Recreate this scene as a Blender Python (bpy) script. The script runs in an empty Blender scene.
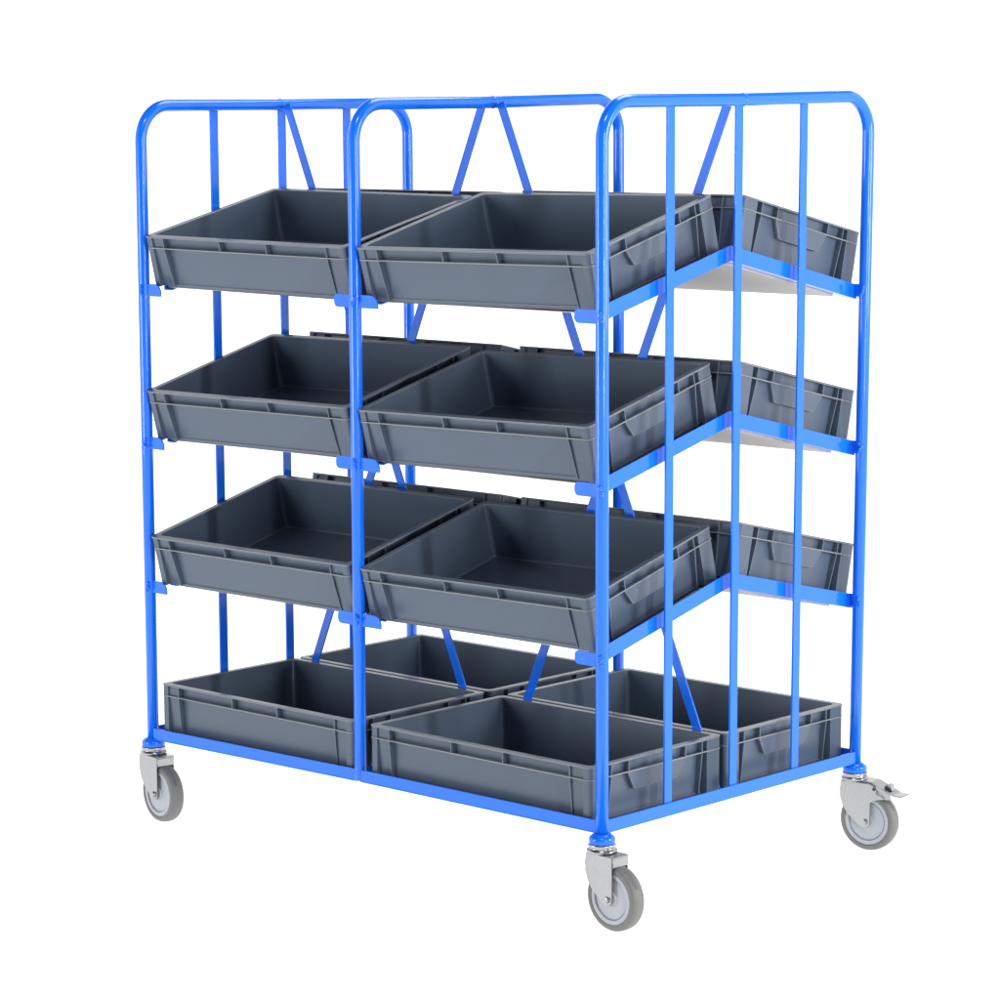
import bpy, bmesh, math, random
from mathutils import Vector, Matrix, Euler
random.seed(4)
S = bpy.context.scene
COL = S.collection
PI = math.pi
R = math.radians

# ------------------------------------------------------------------ camera
YAW, PITCH, ROLL = 0.74848, -0.13336, -0.004606
cy, sy, cp, sp = math.cos(YAW), math.sin(YAW), math.cos(PITCH), math.sin(PITCH)
fwd = Vector((-sy * cp, cy * cp, sp))
rt = Vector((cy, sy, 0))
up = rt.cross(fwd)
cr, sr = math.cos(ROLL), math.sin(ROLL)
r2 = rt * cr + up * sr
u2 = up * cr - rt * sr
cam_d = bpy.data.cameras.new('camera')
cam = bpy.data.objects.new('camera', cam_d)
COL.objects.link(cam)
M4 = Matrix((r2, u2, -fwd)).transposed().to_4x4()
M4.translation = Vector((4.8213, -4.0679, 1.5345))
cam.matrix_world = M4
cam_d.sensor_width = 36
cam_d.sensor_fit = 'HORIZONTAL'
cam_d.lens = 2905.7 * 36 / 1000
cam_d.clip_end = 200
S.camera = cam

# ------------------------------------------------------------------ light
S.view_settings.view_transform = 'Standard'
S.view_settings.look = 'None'
S.view_settings.exposure = 0
S.view_settings.gamma = 1
S.render.resolution_x = S.render.resolution_y = 1024
w = bpy.data.worlds.new('World')
S.world = w
w.use_nodes = True
w.node_tree.nodes['Background'].inputs[0].default_value = (1, 1, 1, 1)
w.node_tree.nodes['Background'].inputs[1].default_value = 0.05


def area(name, loc, target, size, power, sx=None):
    l = bpy.data.lights.new(name, 'AREA')
    l.energy = power
    l.shape = 'RECTANGLE'
    l.size = size
    l.size_y = sx or size
    o = bpy.data.objects.new(name, l)
    COL.objects.link(o)
    o.location = loc
    o.rotation_euler = (Vector(target) - Vector(loc)).to_track_quat('-Z', 'Y').to_euler()
    return o


CEN = (0.65, 0.4, 0.75)
area('softbox_front', (-0.9, -3.7, 0.95), (0.65, 0.0, 0.95), 0.7, 62, 1.2)
area('strip_right', (5.3, -1.1, 1.4), (1.1, 0.3, 0.9), 0.10, 90, 1.7)
area('softbox_side', (4.9, 1.7, 1.6), (1.2, 0.4, 0.8), 1.0, 105, 1.5)
area('softbox_camera_side', (2.7, -1.9, 4.3), CEN, 0.9, 45, 0.5)
area('softbox_top', (0.9, 1.7, 4.0), CEN, 2.2, 80, 1.6)


# ------------------------------------------------------------------ materials
def mat(name, col, rough=0.5, metal=0.0, spec=0.5, noise=0.0, nscale=60, bump=0.0, bscale=400,
        coat=0.0, rvar=0.0, emit=0.0, streak=None):
    m = bpy.data.materials.new(name)
    m.use_nodes = True
    nt = m.node_tree
    b = nt.nodes['Principled BSDF']
    b.inputs['Base Color'].default_value = (*col, 1)
    b.inputs['Roughness'].default_value = rough
    b.inputs['Metallic'].default_value = metal
    b.inputs['Specular IOR Level'].default_value = spec
    b.inputs['Coat Weight'].default_value = coat
    b.inputs['Coat Roughness'].default_value = 0.08
    if emit:
        b.inputs['Emission Color'].default_value = (1, 1, 1, 1)
        b.inputs['Emission Strength'].default_value = emit
    tc = nt.nodes.new('ShaderNodeTexCoord')
    if noise or rvar:
        mp = nt.nodes.new('ShaderNodeMapping')
        if streak:
            mp.inputs['Scale'].default_value = streak
        oi = nt.nodes.new('ShaderNodeObjectInfo')        # every copy gets its own patch of the noise
        off = nt.nodes.new('ShaderNodeVectorMath')
        off.operation = 'ADD'
        sc = nt.nodes.new('ShaderNodeMath')
        sc.operation = 'MULTIPLY'
        sc.inputs[1].default_value = 40
        nt.links.new(oi.outputs['Random'], sc.inputs[0])
        nt.links.new(tc.outputs['Object'], off.inputs[0])
        nt.links.new(sc.outputs[0], off.inputs[1])
        nt.links.new(off.outputs[0], mp.inputs[0])
        n = nt.nodes.new('ShaderNodeTexNoise')
        n.inputs['Scale'].default_value = nscale
        n.inputs['Detail'].default_value = 5
        n.inputs['Roughness'].default_value = 0.6
        nt.links.new(mp.outputs[0], n.inputs['Vector'])
        if noise:
            mx = nt.nodes.new('ShaderNodeMix')
            mx.data_type = 'RGBA'
            mx.inputs['A'].default_value = (*[c * (1 - noise) for c in col], 1)
            mx.inputs['B'].default_value = (*[min(1, c * (1 + noise)) for c in col], 1)
            nt.links.new(n.outputs['Fac'], mx.inputs['Factor'])
            nt.links.new(mx.outputs['Result'], b.inputs['Base Color'])
        if rvar:
            mr = nt.nodes.new('ShaderNodeMapRange')
            mr.inputs['From Min'].default_value = 0.3
            mr.inputs['From Max'].default_value = 0.7
            mr.inputs['To Min'].default_value = rough - rvar
            mr.inputs['To Max'].default_value = rough + rvar
            nt.links.new(n.outputs['Fac'], mr.inputs['Value'])
            nt.links.new(mr.outputs[0], b.inputs['Roughness'])
    if bump:
        n2 = nt.nodes.new('ShaderNodeTexNoise')
        n2.inputs['Scale'].default_value = bscale
        n2.inputs['Detail'].default_value = 3
        nt.links.new(tc.outputs['Object'], n2.inputs['Vector'])
        bp = nt.nodes.new('ShaderNodeBump')
        bp.inputs['Strength'].default_value = bump
        bp.inputs['Distance'].default_value = 0.001
        nt.links.new(n2.outputs['Fac'], bp.inputs['Height'])
        nt.links.new(bp.outputs[0], b.inputs['Normal'])
    return m


BLUE = mat('blue_powder_coat', (0.005, 0.143, 0.80), 0.20, spec=0.26, noise=0.04, nscale=25, bump=0.03,
           bscale=180, coat=0.40, rvar=0.03)
GREY = mat('grey_plastic', (0.066, 0.092, 0.135), 0.31, spec=0.50, noise=0.07, nscale=5, bump=0.04,
           bscale=900, rvar=0.025)
EDGE = mat('grey_plastic_edge_highlight', (0.23, 0.245, 0.26), 0.34, spec=0.5, noise=0.15, nscale=9)  # bright edge lines put into the colour of the bevel faces
ZINC = mat('zinc_plated_steel', (0.36, 0.365, 0.37), 0.28, metal=1.0, noise=0.06, nscale=60, rvar=0.05)
GALV = mat('galvanised_sheet', (0.50, 0.475, 0.45), 0.5, metal=0.0, noise=0.16, nscale=7, rvar=0.05,
           streak=(1, 6, 1))
HUB = mat('pale_grey_hub_plastic', (0.36, 0.38, 0.42), 0.45, noise=0.03, nscale=80)
TYRE = mat('grey_rubber', (0.145, 0.144, 0.143), 0.55, noise=0.12, nscale=60, bump=0.1, bscale=300)
DARK = mat('dark_gap', (0.03, 0.03, 0.032), 0.6)
WHITE = mat('white_floor_added_glow', (0.25, 0.25, 0.25), 0.6, spec=0.0, emit=1.35)  # glow added to keep the floor shadowless white and fill the tote fronts
BACK = mat('white_backdrop_added_glow', (0.25, 0.25, 0.25), 0.6, spec=0.0, emit=1.3)  # glow added so the background renders pure white


# ------------------------------------------------------------------ helpers
def box(bm, x0, x1, y0, y1, z0, z1):
    v = [bm.verts.new((x, y, z)) for z in (z0, z1) for y in (y0, y1) for x in (x0, x1)]
    for f in ((0, 2, 3, 1), (4, 5, 7, 6), (0, 1, 5, 4), (2, 6, 7, 3), (0, 4, 6, 2), (1, 3, 7, 5)):
        bm.faces.new([v[i] for i in f])
    return v


def hexa(bm, pts):
    """eight points ordered as box()"""
    v = [bm.verts.new(p) for p in pts]
    for f in ((0, 2, 3, 1), (4, 5, 7, 6), (0, 1, 5, 4), (2, 6, 7, 3), (0, 4, 6, 2), (1, 3, 7, 5)):
        bm.faces.new([v[i] for i in f])


def bar(bm, a, b, side, tw, th):
    """rectangular bar from a to b; side = direction of width tw; th the other thickness"""
    a, b = Vector(a), Vector(b)
    d = (b - a).normalized()
    s = Vector(side)
    s = (s - d * s.dot(d)).normalized()
    t = d.cross(s)
    pts = []
    for p in (a, b):
        for j in (-1, 1):
            for i in (-1, 1):
                pts.append(p + s * i * tw / 2 + t * j * th / 2)
    hexa(bm, pts)


def tube(bm, path, rad, n=20, cap=True):
    path = [Vector(p) for p in path]
    rings = []
    ref = None
    for i, p in enumerate(path):
        if i == 0:
            d = path[1] - p
        elif i == len(path) - 1:
            d = p - path[i - 1]
        else:
            d = (path[i + 1] - p).normalized() + (p - path[i - 1]).normalized()
        d.normalize()
        if ref is None:
            ref = Vector((1, 0, 0)) if abs(d.x) < 0.9 else Vector((0, 1, 0))
        ref = (ref - d * ref.dot(d)).normalized()
        t = d.cross(ref)
        rr = rad[i] if isinstance(rad, (list, tuple)) else rad
        rings.append([bm.verts.new(p + (ref * math.cos(2 * PI * k / n) + t * math.sin(2 * PI * k / n)) * rr)
                      for k in range(n)])
    for a, b in zip(rings, rings[1:]):
        for k in range(n):
            f = bm.faces.new((a[k], a[(k + 1) % n], b[(k + 1) % n], b[k]))
            f.smooth = True
    if cap:
        bm.faces.new(rings[0][::-1])
        bm.faces.new(rings[-1])


def lathe(bm, prof, origin, axis, n=40, ring=False):
    """prof: list of (axial, radius); closed profile if first == last not needed"""
    o = Vector(origin)
    ax = Vector(axis).normalized()
    ref = Vector((0, 0, 1)) if abs(ax.z) < 0.9 else Vector((1, 0, 0))
    ref = (ref - ax * ref.dot(ax)).normalized()
    t = ax.cross(ref)
    rings = []
    for a, r in prof:
        rings.append([bm.verts.new(o + ax * a + (ref * math.cos(2 * PI * k / n) + t * math.sin(2 * PI * k / n)) * r)
                      for k in range(n)])
    for a, b in zip(rings, rings[1:]):
        for k in range(n):
            f = bm.faces.new((a[k], a[(k + 1) % n], b[(k + 1) % n], b[k]))
            f.smooth = True
    if ring:
        a, b = rings[-1], rings[0]
        for k in range(n):
            bm.faces.new((a[k], a[(k + 1) % n], b[(k + 1) % n], b[k]))
        return
    bm.faces.new(rings[0][::-1])
    bm.faces.new(rings[-1])


def prism(bm, pts, ext):
    """pts: 3D polygon, ext: extrusion vector"""
    a = [bm.verts.new(p) for p in pts]
    b = [bm.verts.new(Vector(p) + Vector(ext)) for p in pts]
    bm.faces.new(a[::-1])
    bm.faces.new(b)
    for i in range(len(a)):
        j = (i + 1) % len(a)
        bm.faces.new((a[i], a[j], b[j], b[i]))


def obj(name, bm, material, parent=None, bevel=0.0, seg=2, smooth_angle=None):
    bmesh.ops.recalc_face_normals(bm, faces=bm.faces)
    me = bpy.data.meshes.new(name)
    bm.to_mesh(me)
    bm.free()
    if smooth_angle:
        me.polygons.foreach_set('use_smooth', [True] * len(me.polygons))
        me.set_sharp_from_angle(angle=smooth_angle)
    o = bpy.data.objects.new(name, me)
    COL.objects.link(o)
    me.materials.append(material)
    if bevel:
        m = o.modifiers.new('bevel', 'BEVEL')
        m.width = bevel
        m.segments = seg
        m.limit_method = 'ANGLE'
        m.angle_limit = R(40)
        m.harden_normals = True
    if parent:
        o.parent = parent
    return o


def thing(name, label, cat, loc=(0, 0, 0), rot=(0, 0, 0), group=None):
    o = bpy.data.objects.new(name, None)
    o.empty_display_size = 0.05
    COL.objects.link(o)
    o.location = loc
    o.rotation_euler = rot
    o['label'] = label
    o['category'] = cat
    if group:
        o['group'] = group
    return o


NB = bmesh.new

# ------------------------------------------------------------------ setting: white floor and backdrop, both with added glow
FLOOR_Z = -0.0075
bm = NB()
v = [bm.verts.new(p) for p in ((-14, -14, FLOOR_Z), (14, -14, FLOOR_Z), (14, 14, FLOOR_Z), (-14, 14, FLOOR_Z))]
bm.faces.new(v)
o = obj('floor', bm, WHITE)
o['kind'] = 'structure'
bm = NB()
n = 48
base = []
rings = []
for rr, zz in ((13.5, -0.02), (13.5, 9.0)):
    ring = []
    for k in range(n + 1):
        a = R(20) + R(230) * k / n      # a wall round the far half of the floor
        ring.append(bm.verts.new((rr * math.cos(a), rr * math.sin(a), zz)))
    rings.append(ring)
for k in range(n):
    f = bm.faces.new((rings[0][k], rings[0][k + 1], rings[1][k + 1], rings[1][k]))
    f.smooth = True
o = obj('backdrop', bm, BACK)
o['kind'] = 'structure'

# ------------------------------------------------------------------ trolley
W, MX, D = 1.3033, 0.6505, 0.8105
ZB = 0.1875                       # centre of the base rail
ZT = 1.5538                       # centre line of the top tubes
TR = 0.0128                       # tube radius
ROOT = Vector((W / 2, D / 2, 0))
trolley = thing('picking_trolley',
                'bright blue tubular steel picking trolley on castors with sloping shelves holding grey totes',
                'trolley', ROOT)


def part(name, bm, m, bevel=0.0, parent=None, **k):
    o = obj(name, bm, m, parent or trolley, bevel, **k)
    if parent is None:
        o.location = -ROOT
    return o


# upright U frames: (x, z shift of foot, z shift of top, y spread at the top)
FR = [(0.0, -0.006, (-0.006, -0.002), 0.0), (MX, 0.0, (-0.005, 0.004), 0.0), (W, 0.0, (-0.003, 0.005), 0.021)]
BR_ = 0.075
for x, dzb, dzt, dy in FR:
    bm = NB()
    zf_, zr_ = ZT + dzt[0], ZT + dzt[1]
    zt = ZT + dzt[0] * 0.75 + dzt[1] * 0.25
    path = [(x, 0, ZB - 0.010 + dzb), (x, 0, 0.8)]
    path += [(x, BR_ - BR_ * math.cos(t), zf_ - BR_ + BR_ * math.sin(t)) for t in [R(90) * i / 10 for i in range(11)]]
    yb = D + dy
    path += [(x, yb / 2, zt)]
    path += [(x, yb - BR_ + BR_ * math.sin(t), zr_ - BR_ + BR_ * math.cos(t)) for t in [R(90) * i / 10 for i in range(11)]]
    path += [(x, D + dy * 0.45, 0.8), (x, D, ZB - 0.010 + dzb)]
    tube(bm, path, TR, 24)
    fr = part('upright_frame', bm, BLUE)
    bm = NB()                     # weld seam half way along the top tube
    tube(bm, [(x, yb / 2 + q, zt) for q in (-0.004, -0.002, 0.002, 0.004)], [TR * .98, TR + .0007, TR + .0007, TR * .98], 24)
    o = obj('weld_seam', bm, BLUE, fr)

# base rails (25 mm box tube), butted between the posts
def zoff(x):
    return -0.006 * max(0, 1 - x / MX)
RB = 0.0125
for y in (0.0, D):
    for xa, xb in ((0, MX), (MX, W)):
        bm = NB()
        ys = y + (-0.006 if y < 0.1 else 0.006)
        bar(bm, (xa + 0.006, ys, ZB + zoff(xa)), (xb - 0.006, ys, ZB + zoff(xb)), (0, 1, 0), 0.0035, 0.026)
        bar(bm, (xa + 0.012, y, ZB + zoff(xa) - 0.0115), (xb - 0.012, y, ZB + zoff(xb) - 0.0115), (0, 1, 0), 0.0200 - abs(ys - y) * 0.5, 0.0028)
        part('base_rail', bm, BLUE, 0.001)
for x in (0.0, MX, W):
    bm = NB()
    xs = x + (-0.006 if x < 0.1 else 0.006 if x > 1 else 0)
    bar(bm, (xs, 0.006, ZB + zoff(x)), (xs, D - 0.006, ZB + zoff(x)), (1, 0, 0), 0.0035, 0.026)
    part('base_rail', bm, BLUE, 0.001)
for xa, xb in ((0, MX), (MX, W)):
    bm = NB()
    box(bm, xa + 0.0135, xb - 0.0135, 0.0135, D - 0.0135, 0.1695, 0.172)
    part('base_tray', bm, GALV)

# flat vertical bars in both end frames
for x, s, dy in ((0.0, -1, 0), (W, 1, 0.021)):
    for k in (0.25, 0.5, 0.75):
        bm = NB()
        zt = ZT - TR + 0.003 + (0.0 if s > 0 else -0.004)
        xb_ = x + s * 0.001
        oy = (-0.010, -0.012) if s > 0 else (0.009, 0.006)
        bar(bm, (xb_, D * k + oy[0], ZB + 0.0115 + zoff(x)), (xb_, (D + dy) * k + oy[1], zt), (0, 1, 0), 0.0225, 0.005)
        part('end_bar', bm, BLUE, 0.001)

# crossed flat braces down the middle plane of each bay
for xa, xb in ((0.0, MX), (MX, W)):
    for i, (p, q) in enumerate(((xa, xb), (xb, xa))):
        bm = NB()
        sgn = 1 if q > p else -1
        yy = D / 2 + (-0.006 if i else 0.001)
        bar(bm, (p + sgn * 0.022, yy, ZT - 0.004), (q - sgn * 0.048, yy, ZB - 0.008), (1, 0, 0), 0.021, 0.004)
        part('cross_brace', bm, BLUE, 0.0008)

# sloping shelves -------------------------------------------------------------
LEV = [(1.1480, 0.9255 + 0.325), (0.8225, 0.9255), (0.5020, 0.6055)]
TF, TB = R(14.3), R(12.9)


def plane_front(z0, y):
    return z0 + (y - 0.012) * math.tan(TF)


def shelf(x0, x1, z0, open_end):
    """one bay, both slopes: tray sheets and angle rails; open_end = the rail at x1 shows at the end frame"""
    yc = D / 2
    zc = plane_front(z0, yc)
    tb = math.tan(TB)
    for front in (True, False):
        def P(y):
            return zc - (yc - y) * math.tan(TF) if front else zc - (y - yc) * tb
        y0, y1 = (0.050, yc - 0.004) if front else (D - 0.034, yc + 0.004)
        bm = NB()
        hs, xi = ((-0.0034, -0.0022), 0.004) if front else ((-0.0112, -0.0022), 0.0268)
        hexa(bm, [(x, y, P(y) + h) for h in hs for y in (y0, y1) for x in (x0 + xi, x1 - xi)])
        part('shelf_tray', bm, GALV, 0.0)
        for xs, s in ((x0, 1), (x1, -1)):
            ye = 0.044 if front else D - 0.030
            if s < 0 and open_end:
                ye = 0.010 if front else D + 0.012
            yi = yc - 0.0003 if front else yc + 0.0003
            bm = NB()
            prof = [(0, -0.0075), (0.026 * s, -0.0075), (0.026 * s, -0.0045), (0.003 * s, -0.0045), (0.003 * s, 0.0225), (0, 0.0225)]
            prism(bm, [(xs + px, ye, P(ye) + h) for px, h in prof], (0, yi - ye, P(yi) - P(ye)))
            part('shelf_rail', bm, BLUE, 0.0005)


XR = [(0.0145, MX - 0.006), (MX + 0.006, W - 0.0185)]
ZL = [[1.1520, 1.1480], [0.8215, 0.8235], [0.5060, 0.5020]]
for k in range(3):
    for b in range(2):
        shelf(XR[b][0], XR[b][1], ZL[k][b], b == 1)

# stop tabs at the low end of every slope, one plate per post
def rounded_tab(x, xl, xr, y, zc, h=0.0265, th=0.004):
    bm = NB()
    r = 0.010
    pts = []
    zl, zh = zc - h / 2, zc + h / 2
    if xr > 0.02:
        pts += [(x + xr - r * 2.0 + r * 2.0 * math.sin(t), zl + h - r * 2.0 + r * 2.0 * math.cos(t)) for t in [R(90) * i / 6 for i in range(7)]]
        pts += [(x + xr, zl)]
    else:
        pts += [(x + xr, zh), (x + xr, zl)]
    if xl < -0.02:
        pts += [(x + xl + r - r * math.sin(t), zl + r - r * math.cos(t)) for t in [R(90) * i / 5 for i in range(6)]]
        pts += [(x + xl + r - r * math.cos(t), zh - r + r * math.sin(t)) for t in [R(90) * i / 5 for i in range(6)]]
    else:
        pts += [(x + xl, zl), (x + xl, zh)]
    prism(bm, [(px, y, pz) for px, pz in pts], (0, th, 0))
    o = part('stop_tab', bm, BLUE, 0.0008)
    bm = NB()                       # lump of weld where tab meets post
    for q in range(4):
        c = Vector((x + 0.007 + 0.004 * random.uniform(-1, 1), y - 0.0085, zc - 0.007 + 0.005 * q))
        bmesh.ops.create_icosphere(bm, subdivisions=2, radius=0.004, matrix=Matrix.Translation(c))
    o2 = obj('weld_bead', bm, BLUE, o, smooth_angle=R(80))


for k in range(3):
    zl, zr = ZL[k]
    zm = (zl + zr) / 2
    for y, dz in ((-0.004, 0.0), (D + 0.004, 0.010)):
        rounded_tab(0.0, -0.004, 0.058, y, zl + dz + 0.003)
        rounded_tab(MX, -0.058, 0.066, y, zm + dz + 0.007)
        rounded_tab(W, -0.066, 0.004, y, zr + dz + 0.006)

# castors ----------------------------------------------------------------------
TRAIL = 0.036


def castor(px, py, ang, dz, brake):
    """ang: direction of trail in the xy plane"""
    bm = NB()
    # blue socket welded under the post
    lathe(bm, [(0.1565, 0.0240), (0.1570, 0.0252), (0.1655, 0.0256), (0.1695, 0.0240), (0.1735, 0.0180), (0.1760, 0.0140)], (px, py, dz), (0, 0, 1), 36)
    for q in range(5):
        a = q * 1.3 + px
        bmesh.ops.create_icosphere(bm, subdivisions=2, radius=0.0035, matrix=Matrix.Translation((px + 0.0175 * math.cos(a), py + 0.0175 * math.sin(a), dz + 0.171)))
    part('post_socket', bm, BLUE, smooth_angle=R(50))
    ex = Vector((math.cos(ang), math.sin(ang), 0))
    ey = Vector((-math.sin(ang), math.cos(ang), 0))
    P = Vector((px, py, dz))

    def g(t, s, z):
        return P + ex * t + ey * s + Vector((0, 0, z))
    # fork: crown plus two cheeks
    bm = NB()
    cheek = [(-0.021, 0.139), (-0.0235, 0.121), (-0.0225, 0.103), (-0.016, 0.085), (-0.004, 0.069), (0.010, 0.058), (0.022, 0.0475), (0.030, 0.0445),
             (0.038, 0.0445), (0.045, 0.0500), (0.0468, 0.0580), (0.0468, 0.100), (0.046, 0.139)]
    if brake:
        cheek = cheek[:-2] + [(0.0470, 0.098), (0.062, 0.106), (0.080, 0.1095), (0.084, 0.114), (0.070, 0.126), (0.046, 0.139)]
    for s0, s1 in ((-0.0235, -0.0205), (0.0205, 0.0235)):
        prism(bm, [g(t, s0, z) for t, z in cheek], ey * (s1 - s0))
    tl, tr_ = -0.0210, 0.0455
    hexa(bm, [g(t, s, z) for z in (0.1365, 0.1392) for s in (-0.0204, 0.0204) for t in (tl, tr_ + 0.004)])
    hexa(bm, [g(t, s, z) for z in (0.119, 0.1364) for s in (-0.0204, 0.0204) for t in (tr_ + 0.0012, tr_ + 0.0036)])
    lathe(bm, [(0.1393, 0.0270), (0.1402, 0.0288), (0.1440, 0.0296), (0.1462, 0.0285), (0.1480, 0.0262), (0.1510, 0.0268), (0.1550, 0.0270), (0.1564, 0.0258)], (px, py, dz), (0, 0, 1), 40)
    fk = part('castor', bm, ZINC, 0.0011, smooth_angle=R(35))
    hub_c = g(TRAIL, 0, 0.0568)
    # hub: disc with a raised ring and a groove
    bm = NB()
    half = [(0.0, 0.0), (0.0145, 0.0), (0.0145, 0.0)]
    prof = [(-0.0165, 0.008), (-0.0165, 0.013), (-0.0125, 0.0150), (-0.0122, 0.0385), (-0.0105, 0.0392), (-0.0105, 0.0402), (-0.0150, 0.0412), (-0.0155, 0.0480), (-0.0140, 0.0500)]
    prof = prof + [(-a, r) for a, r in prof[::-1]]
    lathe(bm, [(a, r * 1.02) for a, r in prof], hub_c, ey, 56)
    o = obj('wheel_hub', bm, HUB, fk, smooth_angle=R(35))
    bm = NB()
    prof = [(-0.0138, 0.0490), (-0.0158, 0.0505), (-0.0160, 0.0545), (-0.0140, 0.0592), (-0.0095, 0.0618), (-0.004, 0.0626), (0.004, 0.0626)]
    prof = prof[:-1] + [(-a, r) for a, r in prof[::-1]]
    lathe(bm, [(a * 1.03, r * 1.02) for a, r in prof], hub_c, ey, 64, True)
    o = obj('tyre', bm, TYRE, fk, smooth_angle=R(60))
    bm = NB()
    lathe(bm, [(-0.0285, 0.0030), (-0.0280, 0.0052), (-0.0236, 0.0064), (0.0236, 0.0064), (0.0280, 0.0052), (0.0285, 0.0030)], hub_c, ey, 20)
    o = obj('axle_bolt', bm, ZINC, fk, smooth_angle=R(50))
    if brake:
        bm = NB()
        top = [(0.020, 0.1440), (0.048, 0.1425), (0.078, 0.1300), (0.098, 0.1205), (0.116, 0.1190), (0.118, 0.1165), (0.098, 0.1175), (0.078, 0.1265), (0.048, 0.1395), (0.020, 0.1410)]
        prism(bm, [g(t, -0.0195, z) for t, z in top], ey * 0.039)
        prism(bm, [g(t, -0.0235, z) for t, z in ((0.060, 0.137), (0.094, 0.1225), (0.094, 0.110), (0.084, 0.109), (0.060, 0.118))], ey * 0.0035)
        prism(bm, [g(t, -0.007, z) for t, z in ((0.072, 0.1335), (0.080, 0.1400), (0.088, 0.1375), (0.090, 0.1250))], ey * 0.014)
        o = obj('brake_pedal', bm, ZINC, fk, 0.001)
        bm = NB()
        lathe(bm, [(-0.0262, 0.0022), (-0.0258, 0.0034), (-0.0236, 0.0036)], g(0.057, 0, 0.129), ey, 14)
        obj('pedal_pivot', bm, DARK, fk)
    return fk


castor(0.0, 0.0, R(-8), -0.003, False)
castor(W, 0.0, R(-3), 0.0, False)
castor(W, D, R(9), 0.0, True)
castor(0.0, D, R(12), -0.003, True)

# ------------------------------------------------------------------ grey totes
BL, BW, BH = 0.600, 0.400, 0.120


def loop(bm, hx, hy, r, z, n=5):
    vs = []
    for cx, cyy, a0 in ((hx - r, hy - r, 0), (-hx + r, hy - r, 90), (-hx + r, -hy + r, 180), (hx - r, -hy + r, 270)):
        for i in range(n + 1):
            a = R(a0 + 90 * i / n)
            vs.append(bm.verts.new((cx + r * math.cos(a), cyy + r * math.sin(a), z)))
    return vs


def skin(bm, loops, cap0=True, cap1=True, close=False):
    for a, b in list(zip(loops, loops[1:])) + ([(loops[-1], loops[0])] if close else []):
        for k in range(len(a)):
            f = bm.faces.new((a[k], a[(k + 1) % len(a)], b[(k + 1) % len(b)], b[k]))
    if cap0:
        bm.faces.new(loops[0][::-1])
    if cap1:
        bm.faces.new(loops[-1])


def wall_in(z):
    """inset of the outer wall face from the lip, wider at the base (draft)"""
    return 0.0125 + 0.0075 * (1 - z / BH)


HX, HY = BL / 2, BW / 2


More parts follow.
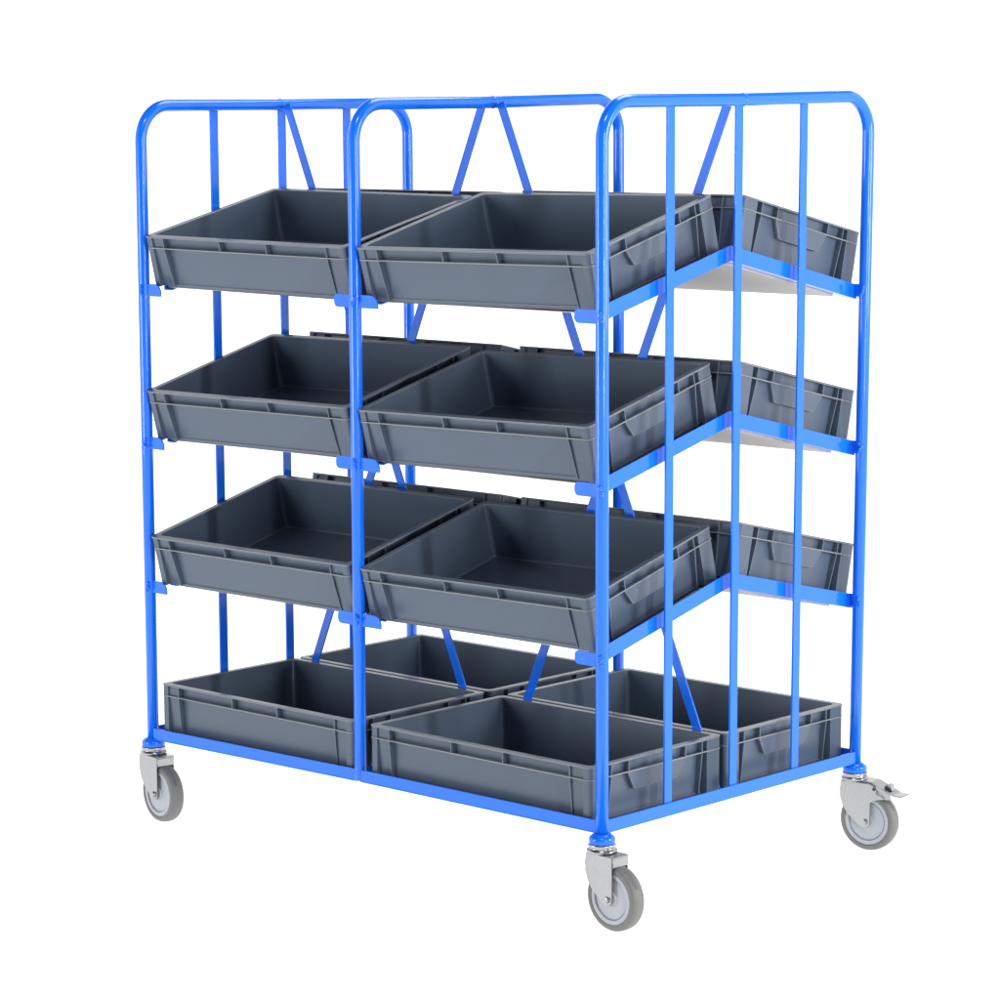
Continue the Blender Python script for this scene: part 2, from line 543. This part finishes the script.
def tote_meshes():
    out = {}
    bm = NB()
    # shell
    def L(z, ins, r):
        return loop(bm, HX - ins, HY - ins, r, z)
    loops = [L(0.0, 0.0235, 0.010), L(0.0022, 0.0205, 0.012), L(0.0075, 0.0200, 0.012), L(0.0082, 0.0165, 0.012), L(0.0104, 0.0165, 0.012), L(0.0109, wall_in(0.0109), 0.012), L(0.1188, wall_in(0.1188), 0.010), L(0.1196, 0.0132, 0.010), L(0.1196, 0.0150, 0.009), L(0.1188, 0.0156, 0.009),
             L(0.0062, 0.0232, 0.008), L(0.0040, 0.0255, 0.007)]
    skin(bm, loops)
    # ribs: thin upright plates that bridge wall and lips; each follows the draft
    def rib(axis, pos, side, depth_top, depth_bot, z0, z1, th=0.0026):
        hxy = HY if axis == 'x' else HX
        pts = []
        for z, dep in ((z0, depth_bot), (z1, depth_top)):
            o_ = hxy - dep
            i_ = hxy - wall_in(z) - 0.0012
            for q in ((i_, o_) if side > 0 else (-o_, -i_)):
                for p in (pos - th / 2, pos + th / 2):
                    pts.append((p, q, z) if axis == 'x' else (q, p, z))
        if axis == 'y':
            pts = [pts[i] for i in (0, 2, 1, 3, 4, 6, 5, 7)]
        hexa(bm, pts)
    for s in (-1, 1):
        for px in (-0.244, 0.244):
            rib('x', px, s, 0.0012, 0.0105, 0.0079, 0.0920)
            for z0, z1 in ((0.0081, 0.0919), (0.0956, 0.1159)):      # shallow pocket between rib and corner
                m_ = math.copysign(0.2615, px)
                rib('x', m_, s, 0.0062, 0.0130 if z0 < .05 else 0.0064, z0, z1, 0.034)
            rib('x', px, s, 0.0012, 0.0014, 0.0955, 0.1160)
        for px in (-0.070, 0.070):
            rib('x', px, s, 0.0012, 0.0014, 0.0955, 0.1160)
        for py in (-0.138, 0.138):
            rib('y', py, s, 0.0012, 0.0105, 0.0079, 0.0920)
            rib('y', py, s, 0.0012, 0.0014, 0.0955, 0.1160)
        for py in (-0.086, 0.086):
            rib('y', py, s, 0.0012, 0.0014, 0.0955, 0.1160)
    # corner posts: flush with the lip, wide on the short sides, narrow on the long ones
    for sx in (-1, 1):
        for sy in (-1, 1):
            for z0, z1 in ((0.0079, 0.0922), (0.0955, 0.1160)):
                ox, oy = HX - 0.0022, HY - 0.0022
                pts = [(HX - 0.021, oy - .0002), (ox - 0.008, oy)]
                pts += [(ox - 0.008 + 0.008 * math.sin(t), oy - 0.008 + 0.008 * math.cos(t)) for t in [R(90) * i / 5 for i in range(1, 6)]]
                pts += [(ox - 0.0002, HY - 0.046)]
                rings2 = []
                for z in (z0, z1):
                    q = wall_in(z) + 0.0010        # inner side stays inside the wall, following its draft
                    pp = pts + [(HX - q, HY - 0.046), (HX - q, HY - q), (HX - 0.021, HY - q)]
                    rings2.append([bm.verts.new((sx * a, sy * b, z)) for a, b in pp])
                skin(bm, rings2)
    out['body'] = bm
    # rim: top flange and the second, lower flange
    bm = NB()
    skin(bm, [loop(bm, HX, HY, 0.012, 0.1162), loop(bm, HX, HY, 0.012, 0.1200),
              loop(bm, HX - 0.0143, HY - 0.0143, 0.010, 0.1200), loop(bm, HX - 0.0138, HY - 0.0138, 0.010, 0.1162)], False, False, True)
    skin(bm, [loop(bm, HX - 0.0004, HY - 0.0004, 0.011, 0.0925), loop(bm, HX - 0.0004, HY - 0.0004, 0.011, 0.0952),
              loop(bm, HX - 0.0155, HY - 0.0155, 0.009, 0.0952), loop(bm, HX - 0.0155, HY - 0.0155, 0.009, 0.0925)], False, False, True)
    out['rim'] = bm
    # grip on each short side: sloped shell hanging from the lower flange, open underneath
    for nm, s in (('h0', -1), ('h1', 1)):
        bm = NB()
        zt, zb = 0.0923, 0.0560
        ot, ob = HX - 0.0030, HX - 0.0055
        prism(bm, [(s * ot, -0.087, zt), (s * ot, 0.087, zt), (s * ob, 0.066, zb), (s * ob, -0.066, zb)], (-s * 0.0026, 0, 0))
        for q in (-1, 1):
            th = -0.0026 * q
            prism(bm, [(s * (ot - .0027), q * 0.0868, zt), (s * (HX - wall_in(zt) - .0008), q * 0.0868, zt),
                       (s * (HX - wall_in(zb) - .0008), q * 0.0658, zb + .0002), (s * (ob - .0027), q * 0.0658, zb + .0002)], (0, th, 0))
        out[nm] = bm
    return out


def make_tote(label):
    t = thing('storage_tote', label, 'tote', group='grey plastic totes on the blue trolley')
    ms = tote_meshes()
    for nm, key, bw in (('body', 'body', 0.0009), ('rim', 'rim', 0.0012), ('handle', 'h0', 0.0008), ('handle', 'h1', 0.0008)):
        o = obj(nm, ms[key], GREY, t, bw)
        o.data.materials.append(EDGE)       # paler bevel faces paint in the bright edge highlights
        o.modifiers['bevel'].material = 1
    return t


def copy_thing(t):
    c = t.copy()
    COL.objects.link(c)
    for ch in t.children:
        d = ch.copy()
        COL.objects.link(d)
        d.parent = c
    return c


def place(t, corner, tilt, yaw, roll):
    """corner = the box's low front left bottom corner; box runs 0.6 along x and 0.4 up the slope"""
    m = Matrix.Rotation(yaw, 4, 'Z') @ Matrix.Rotation(-roll, 4, 'Y') @ Matrix.Rotation(tilt, 4, 'X')
    t.location = Vector(corner) + m @ Vector((HX, HY, 0))
    t.rotation_euler = m.to_euler()


TIER = ['top tier', 'second tier', 'third tier']
PL = {  # corner, tilt, yaw, roll   (front slopes)
    (0, 1): ((0.6676, 0.0122, 1.1485), 14.6, 2.0, .5), (0, 0): ((0.0199, 0.0111, 1.1544), 13.6, 1.4, -.7),
    (1, 1): ((0.6640, 0.0130, 0.8240), 13.8, 2.0, .5), (1, 0): ((0.0160, 0.0123, 0.8222), 14.6, 2.0, .1),
    (2, 1): ((0.6640, 0.0150, 0.5015), 14.2, 1.7, .2), (2, 0): ((0.0300, 0.0040, 0.5070), 14.3, 1.4, -.3),
}
first = None


def tote(label):
    global first
    if first is None:
        first = make_tote(label)
        return first
    c = copy_thing(first)
    c['label'] = label
    return c


for k in range(3):
    for b in (0, 1):
        t = tote('tilted empty grey tote facing the viewer, %s of trolley, %s front bay' % (TIER[k], ('left', 'right')[b]))
        c, th, ya, ro = PL[(k, b)]
        place(t, c, R(th), R(ya), R(ro))
REAR = [(0.0352, 0.008), (0.0247, 0.0036), (0.0290, 0.002)]
for k in range(3):
    for b in (0, 1):
        s, dz = REAR[k]
        if k == 0 and b == 0:
            dz = 0.004
        th = R(-12.7)
        A0 = (1.2505, 0.9255, 0.6055)[k]
        x = (0.026, 0.672)[b]
        y0 = 0.405 + s * math.cos(th)
        z0 = A0 + dz + s * math.sin(th)
        t = tote(('grey tote on %s sloping backwards, mostly hidden behind the left front tote',
                  'grey tote on %s sloping backwards, gripped side behind right end bars')[b] % TIER[k])
        place(t, (x, y0, z0), th, 0, 0)
LOW = {(0, 0): 'level grey tote on the trolley base, front left, above the left castor',
       (0, 1): 'level grey tote on the trolley base, front right, above the nearest castor',
       (1, 0): 'level grey tote on the trolley base, back left, only inner walls showing',
       (1, 1): 'level grey tote on the trolley base, back right, behind the end bars'}
for j in (0, 1):
    for b in (0, 1):
        t = tote(LOW[(j, b)])
        place(t, (0.0285 + 0.6466 * b, 0.0 + 0.4105 * j, 0.1767), 0, 0, 0)
